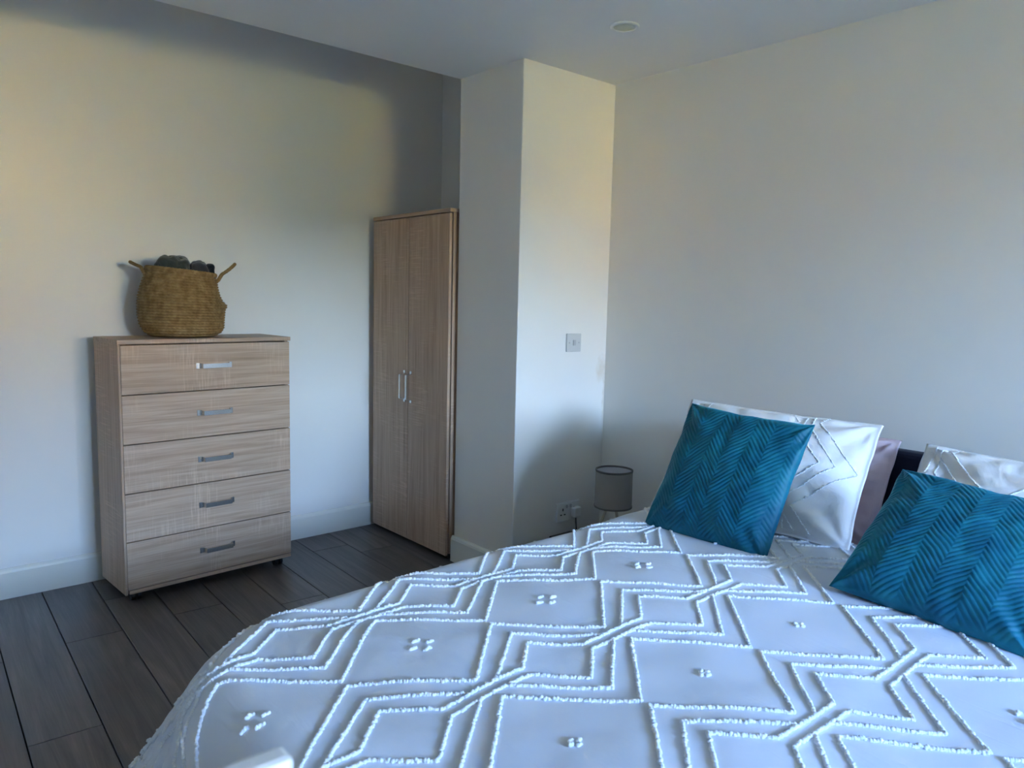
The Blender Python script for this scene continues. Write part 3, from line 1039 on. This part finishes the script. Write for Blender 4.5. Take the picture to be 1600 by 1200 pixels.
# ------------------------------------------------------------------ socket with plug, light switch, downlight
def socket():
    y0, y1, z0, z1 = -0.432, -0.282, 0.252, 0.343
    s = empty('double_socket', (XQ, (y0 + y1) / 2, (z0 + z1) / 2), 'white double wall socket low on the pier beside the lamp', 'socket')
    w_, h_ = (y1 - y0) / 2, (z1 - z0) / 2
    bm = bmesh.new(); add_box(bm, (0, -w_, -h_), (0.010, w_, h_), 0.004, 3)
    link('face_plate', bm_done('face_plate', bm), M['white_plastic'], s)
    for c in (-1, 1):
        yc = c * 0.036
        for (dy, dz, a, b_) in ((0, 0.012, 0.003, 0.0065), (-0.012, -0.012, 0.0055, 0.0028), (0.012, -0.012, 0.0055, 0.0028)):
            box('pin_hole', (0.0095, yc + dy - a, dz - b_), (0.0106, yc + dy + a, dz + b_), M['slot'], s)
        box('rocker_switch', (0.009, c * 0.013 - 0.006, 0.018), (0.0135, c * 0.013 + 0.006, 0.034), M['grey_plastic'], s, 0.0015)
    p = empty('plug', (XQ + 0.0112, (y0 + y1) / 2 + 0.036, (z0 + z1) / 2 - 0.004), 'white three-pin plug in the right half of the double socket', 'plug')
    bm = bmesh.new(); add_box(bm, (0, -0.024, -0.026), (0.030, 0.024, 0.024), 0.008, 3)
    link('plug_body', bm_done('plug_body', bm), M['white_plastic'], p)
    tube('cable', [(0.014, 0, -0.022), (0.016, 0.0, -0.05), (0.020, 0.002, -0.10), (0.030, 0.005, -0.18), (0.05, 0.0, -0.25), (0.07, -0.01, -0.287), (0.09, -0.01, -0.289)], 0.0032, M['black_plastic'], p, 8)
socket()
def switch():
    y0, y1, z0, z1 = -0.400, -0.307, 1.058, 1.1435
    s = empty('light_switch', (XQ, (y0 + y1) / 2, (z0 + z1) / 2), 'white square light switch high on the lit face of the pier', 'switch')
    w_, h_ = (y1 - y0) / 2, (z1 - z0) / 2
    bm = bmesh.new(); add_box(bm, (0, -w_, -h_), (0.009, w_, h_), 0.003, 3)
    link('face_plate', bm_done('face_plate', bm), M['switch_plate'], s)
    bm = bmesh.new(); add_box(bm, (0.0085, -0.008, -0.013), (0.014, 0.008, 0.013), 0.0015, 2)
    link('rocker', bm_done('rocker', bm), M['grey_plastic'], s)['label'] = 'pale grey rocker'
    for c in (-1, 1):
        bm = bmesh.new()
        bmesh.ops.create_cone(bm, cap_ends=True, segments=16, radius1=0.0035, radius2=0.003, depth=0.002, matrix=Matrix.Translation((0.0098, c * 0.031, 0)) @ Matrix.Rotation(PI / 2, 4, 'Y'))
        link('screw', bm_done('screw', bm), M['grey_plastic'], s)
switch()
dl = empty('recessed_downlight', (1.752, -0.677, H), 'round recessed ceiling downlight with white rim, switched off', 'downlight')
lathe('rim', [(0.054, 0.0), (0.054, -0.003), (0.050, -0.006), (0.043, -0.0065), (0.0405, -0.004), (0.0405, 0.0)], M['white_plastic'], dl, 56, None, False)
lathe('lens', [(0.001, -0.0035), (0.041, -0.0035), (0.041, -0.001), (0.001, -0.001)], M['downlight'], dl, 48)

# ------------------------------------------------------------------ white chair beyond the foot of the bed (its top rail tip is in view)
def chair():
    c = empty('chair', (3.10, -2.93, 0), 'white painted high-back chair beyond the foot of the bed, rail tip showing', 'chair', rotz=0.0)
    ox, oy = 3.10, -2.93
    def B(name, lo, hi, bev=0.004):
        return box(name, (lo[0] - ox, lo[1] - oy, lo[2]), (hi[0] - ox, hi[1] - oy, hi[2]), M['white_paint'], c, bev)
    xb = 3.306
    for y in (-2.716, -3.12):
        B('rear_leg', (xb - 0.010, y, 0.0), (xb + 0.010, y + 0.026, 1.0))
        B('front_leg', (2.90, y, 0.0), (2.93, y + 0.028, 0.44))
    B('top_rail', (xb - 0.010, -3.12, 0.968), (xb + 0.010, -2.684, 1.027), 0.005)
    for z in (0.62, 0.80):
        B('back_slat', (xb - 0.006, -3.092, z), (xb + 0.008, -2.716, z + 0.05))
    B('seat', (2.885, -3.13, 0.44), (xb + 0.02, -2.69, 0.465), 0.006)
    B('stretcher', (2.93, -2.722, 0.2), (xb - 0.012, -2.706, 0.225))
    B('stretcher', (2.93, -3.114, 0.2), (xb - 0.012, -3.098, 0.225))
chair()
# beyond the window: two sunlit houses across the lawn
def house(y0, y1, h, label):
    x = 27.0
    f = empty('house', (x, (y0 + y1) / 2, -0.3), label, 'house', 'houses across the lawn')
    hw = (y1 - y0) / 2
    box('wall', (0, -hw, 0), (7, hw, h), M['house_wall'], f)
    bm = bmesh.new()
    v = [bm.verts.new(p) for p in ((-0.3, -hw - .3, h), (7.3, -hw - .3, h), (3.5, -hw - .3, h + 2), (-0.3, hw + .3, h), (7.3, hw + .3, h), (3.5, hw + .3, h + 2))]
    for q in ((0, 1, 2), (3, 5, 4), (0, 2, 5, 3), (1, 4, 5, 2), (0, 3, 4, 1)):
        bm.faces.new([v[i] for i in q])
    link('roof', bm_done('roof', bm), M['roof'], f)
house(1.5, 10.0, 3.6, 'pale brick house with a clay roof across the lawn, left of the two')
house(-8.5, -5.0, 3.0, 'pale brick house with a clay roof across the lawn, right of the two')

def added_hedge():  # unseen greenery added to keep low sky from the window
    n, m = 90, 14
    V, Fc = [], []
    for j in range(m + 1):
        for i in range(n + 1):
            y = -45 + 90 * i / n
            a = PI * j / m
            h = 4.0 + 0.5 * nz(y * 0.3, 2.2)
            V.append((38.0 - 2.0 * math.cos(a) + 0.5 * nz(y * 0.5, j * 0.6), y, -0.35 + h * math.sin(a) ** 0.45 + 0.35 * nz(y * 0.8, j * 0.5, 4)))
    for j in range(m):
        for i in range(n):
            q = j * (n + 1) + i
            Fc.append((q, q + 1, q + n + 2, q + n + 1))
    tag(link('added_hedge', from_arrays('added_hedge', V, Fc), M['added_hedge']), 'unseen greenery added behind the two houses to block low sky', 'added_hedge')
added_hedge()
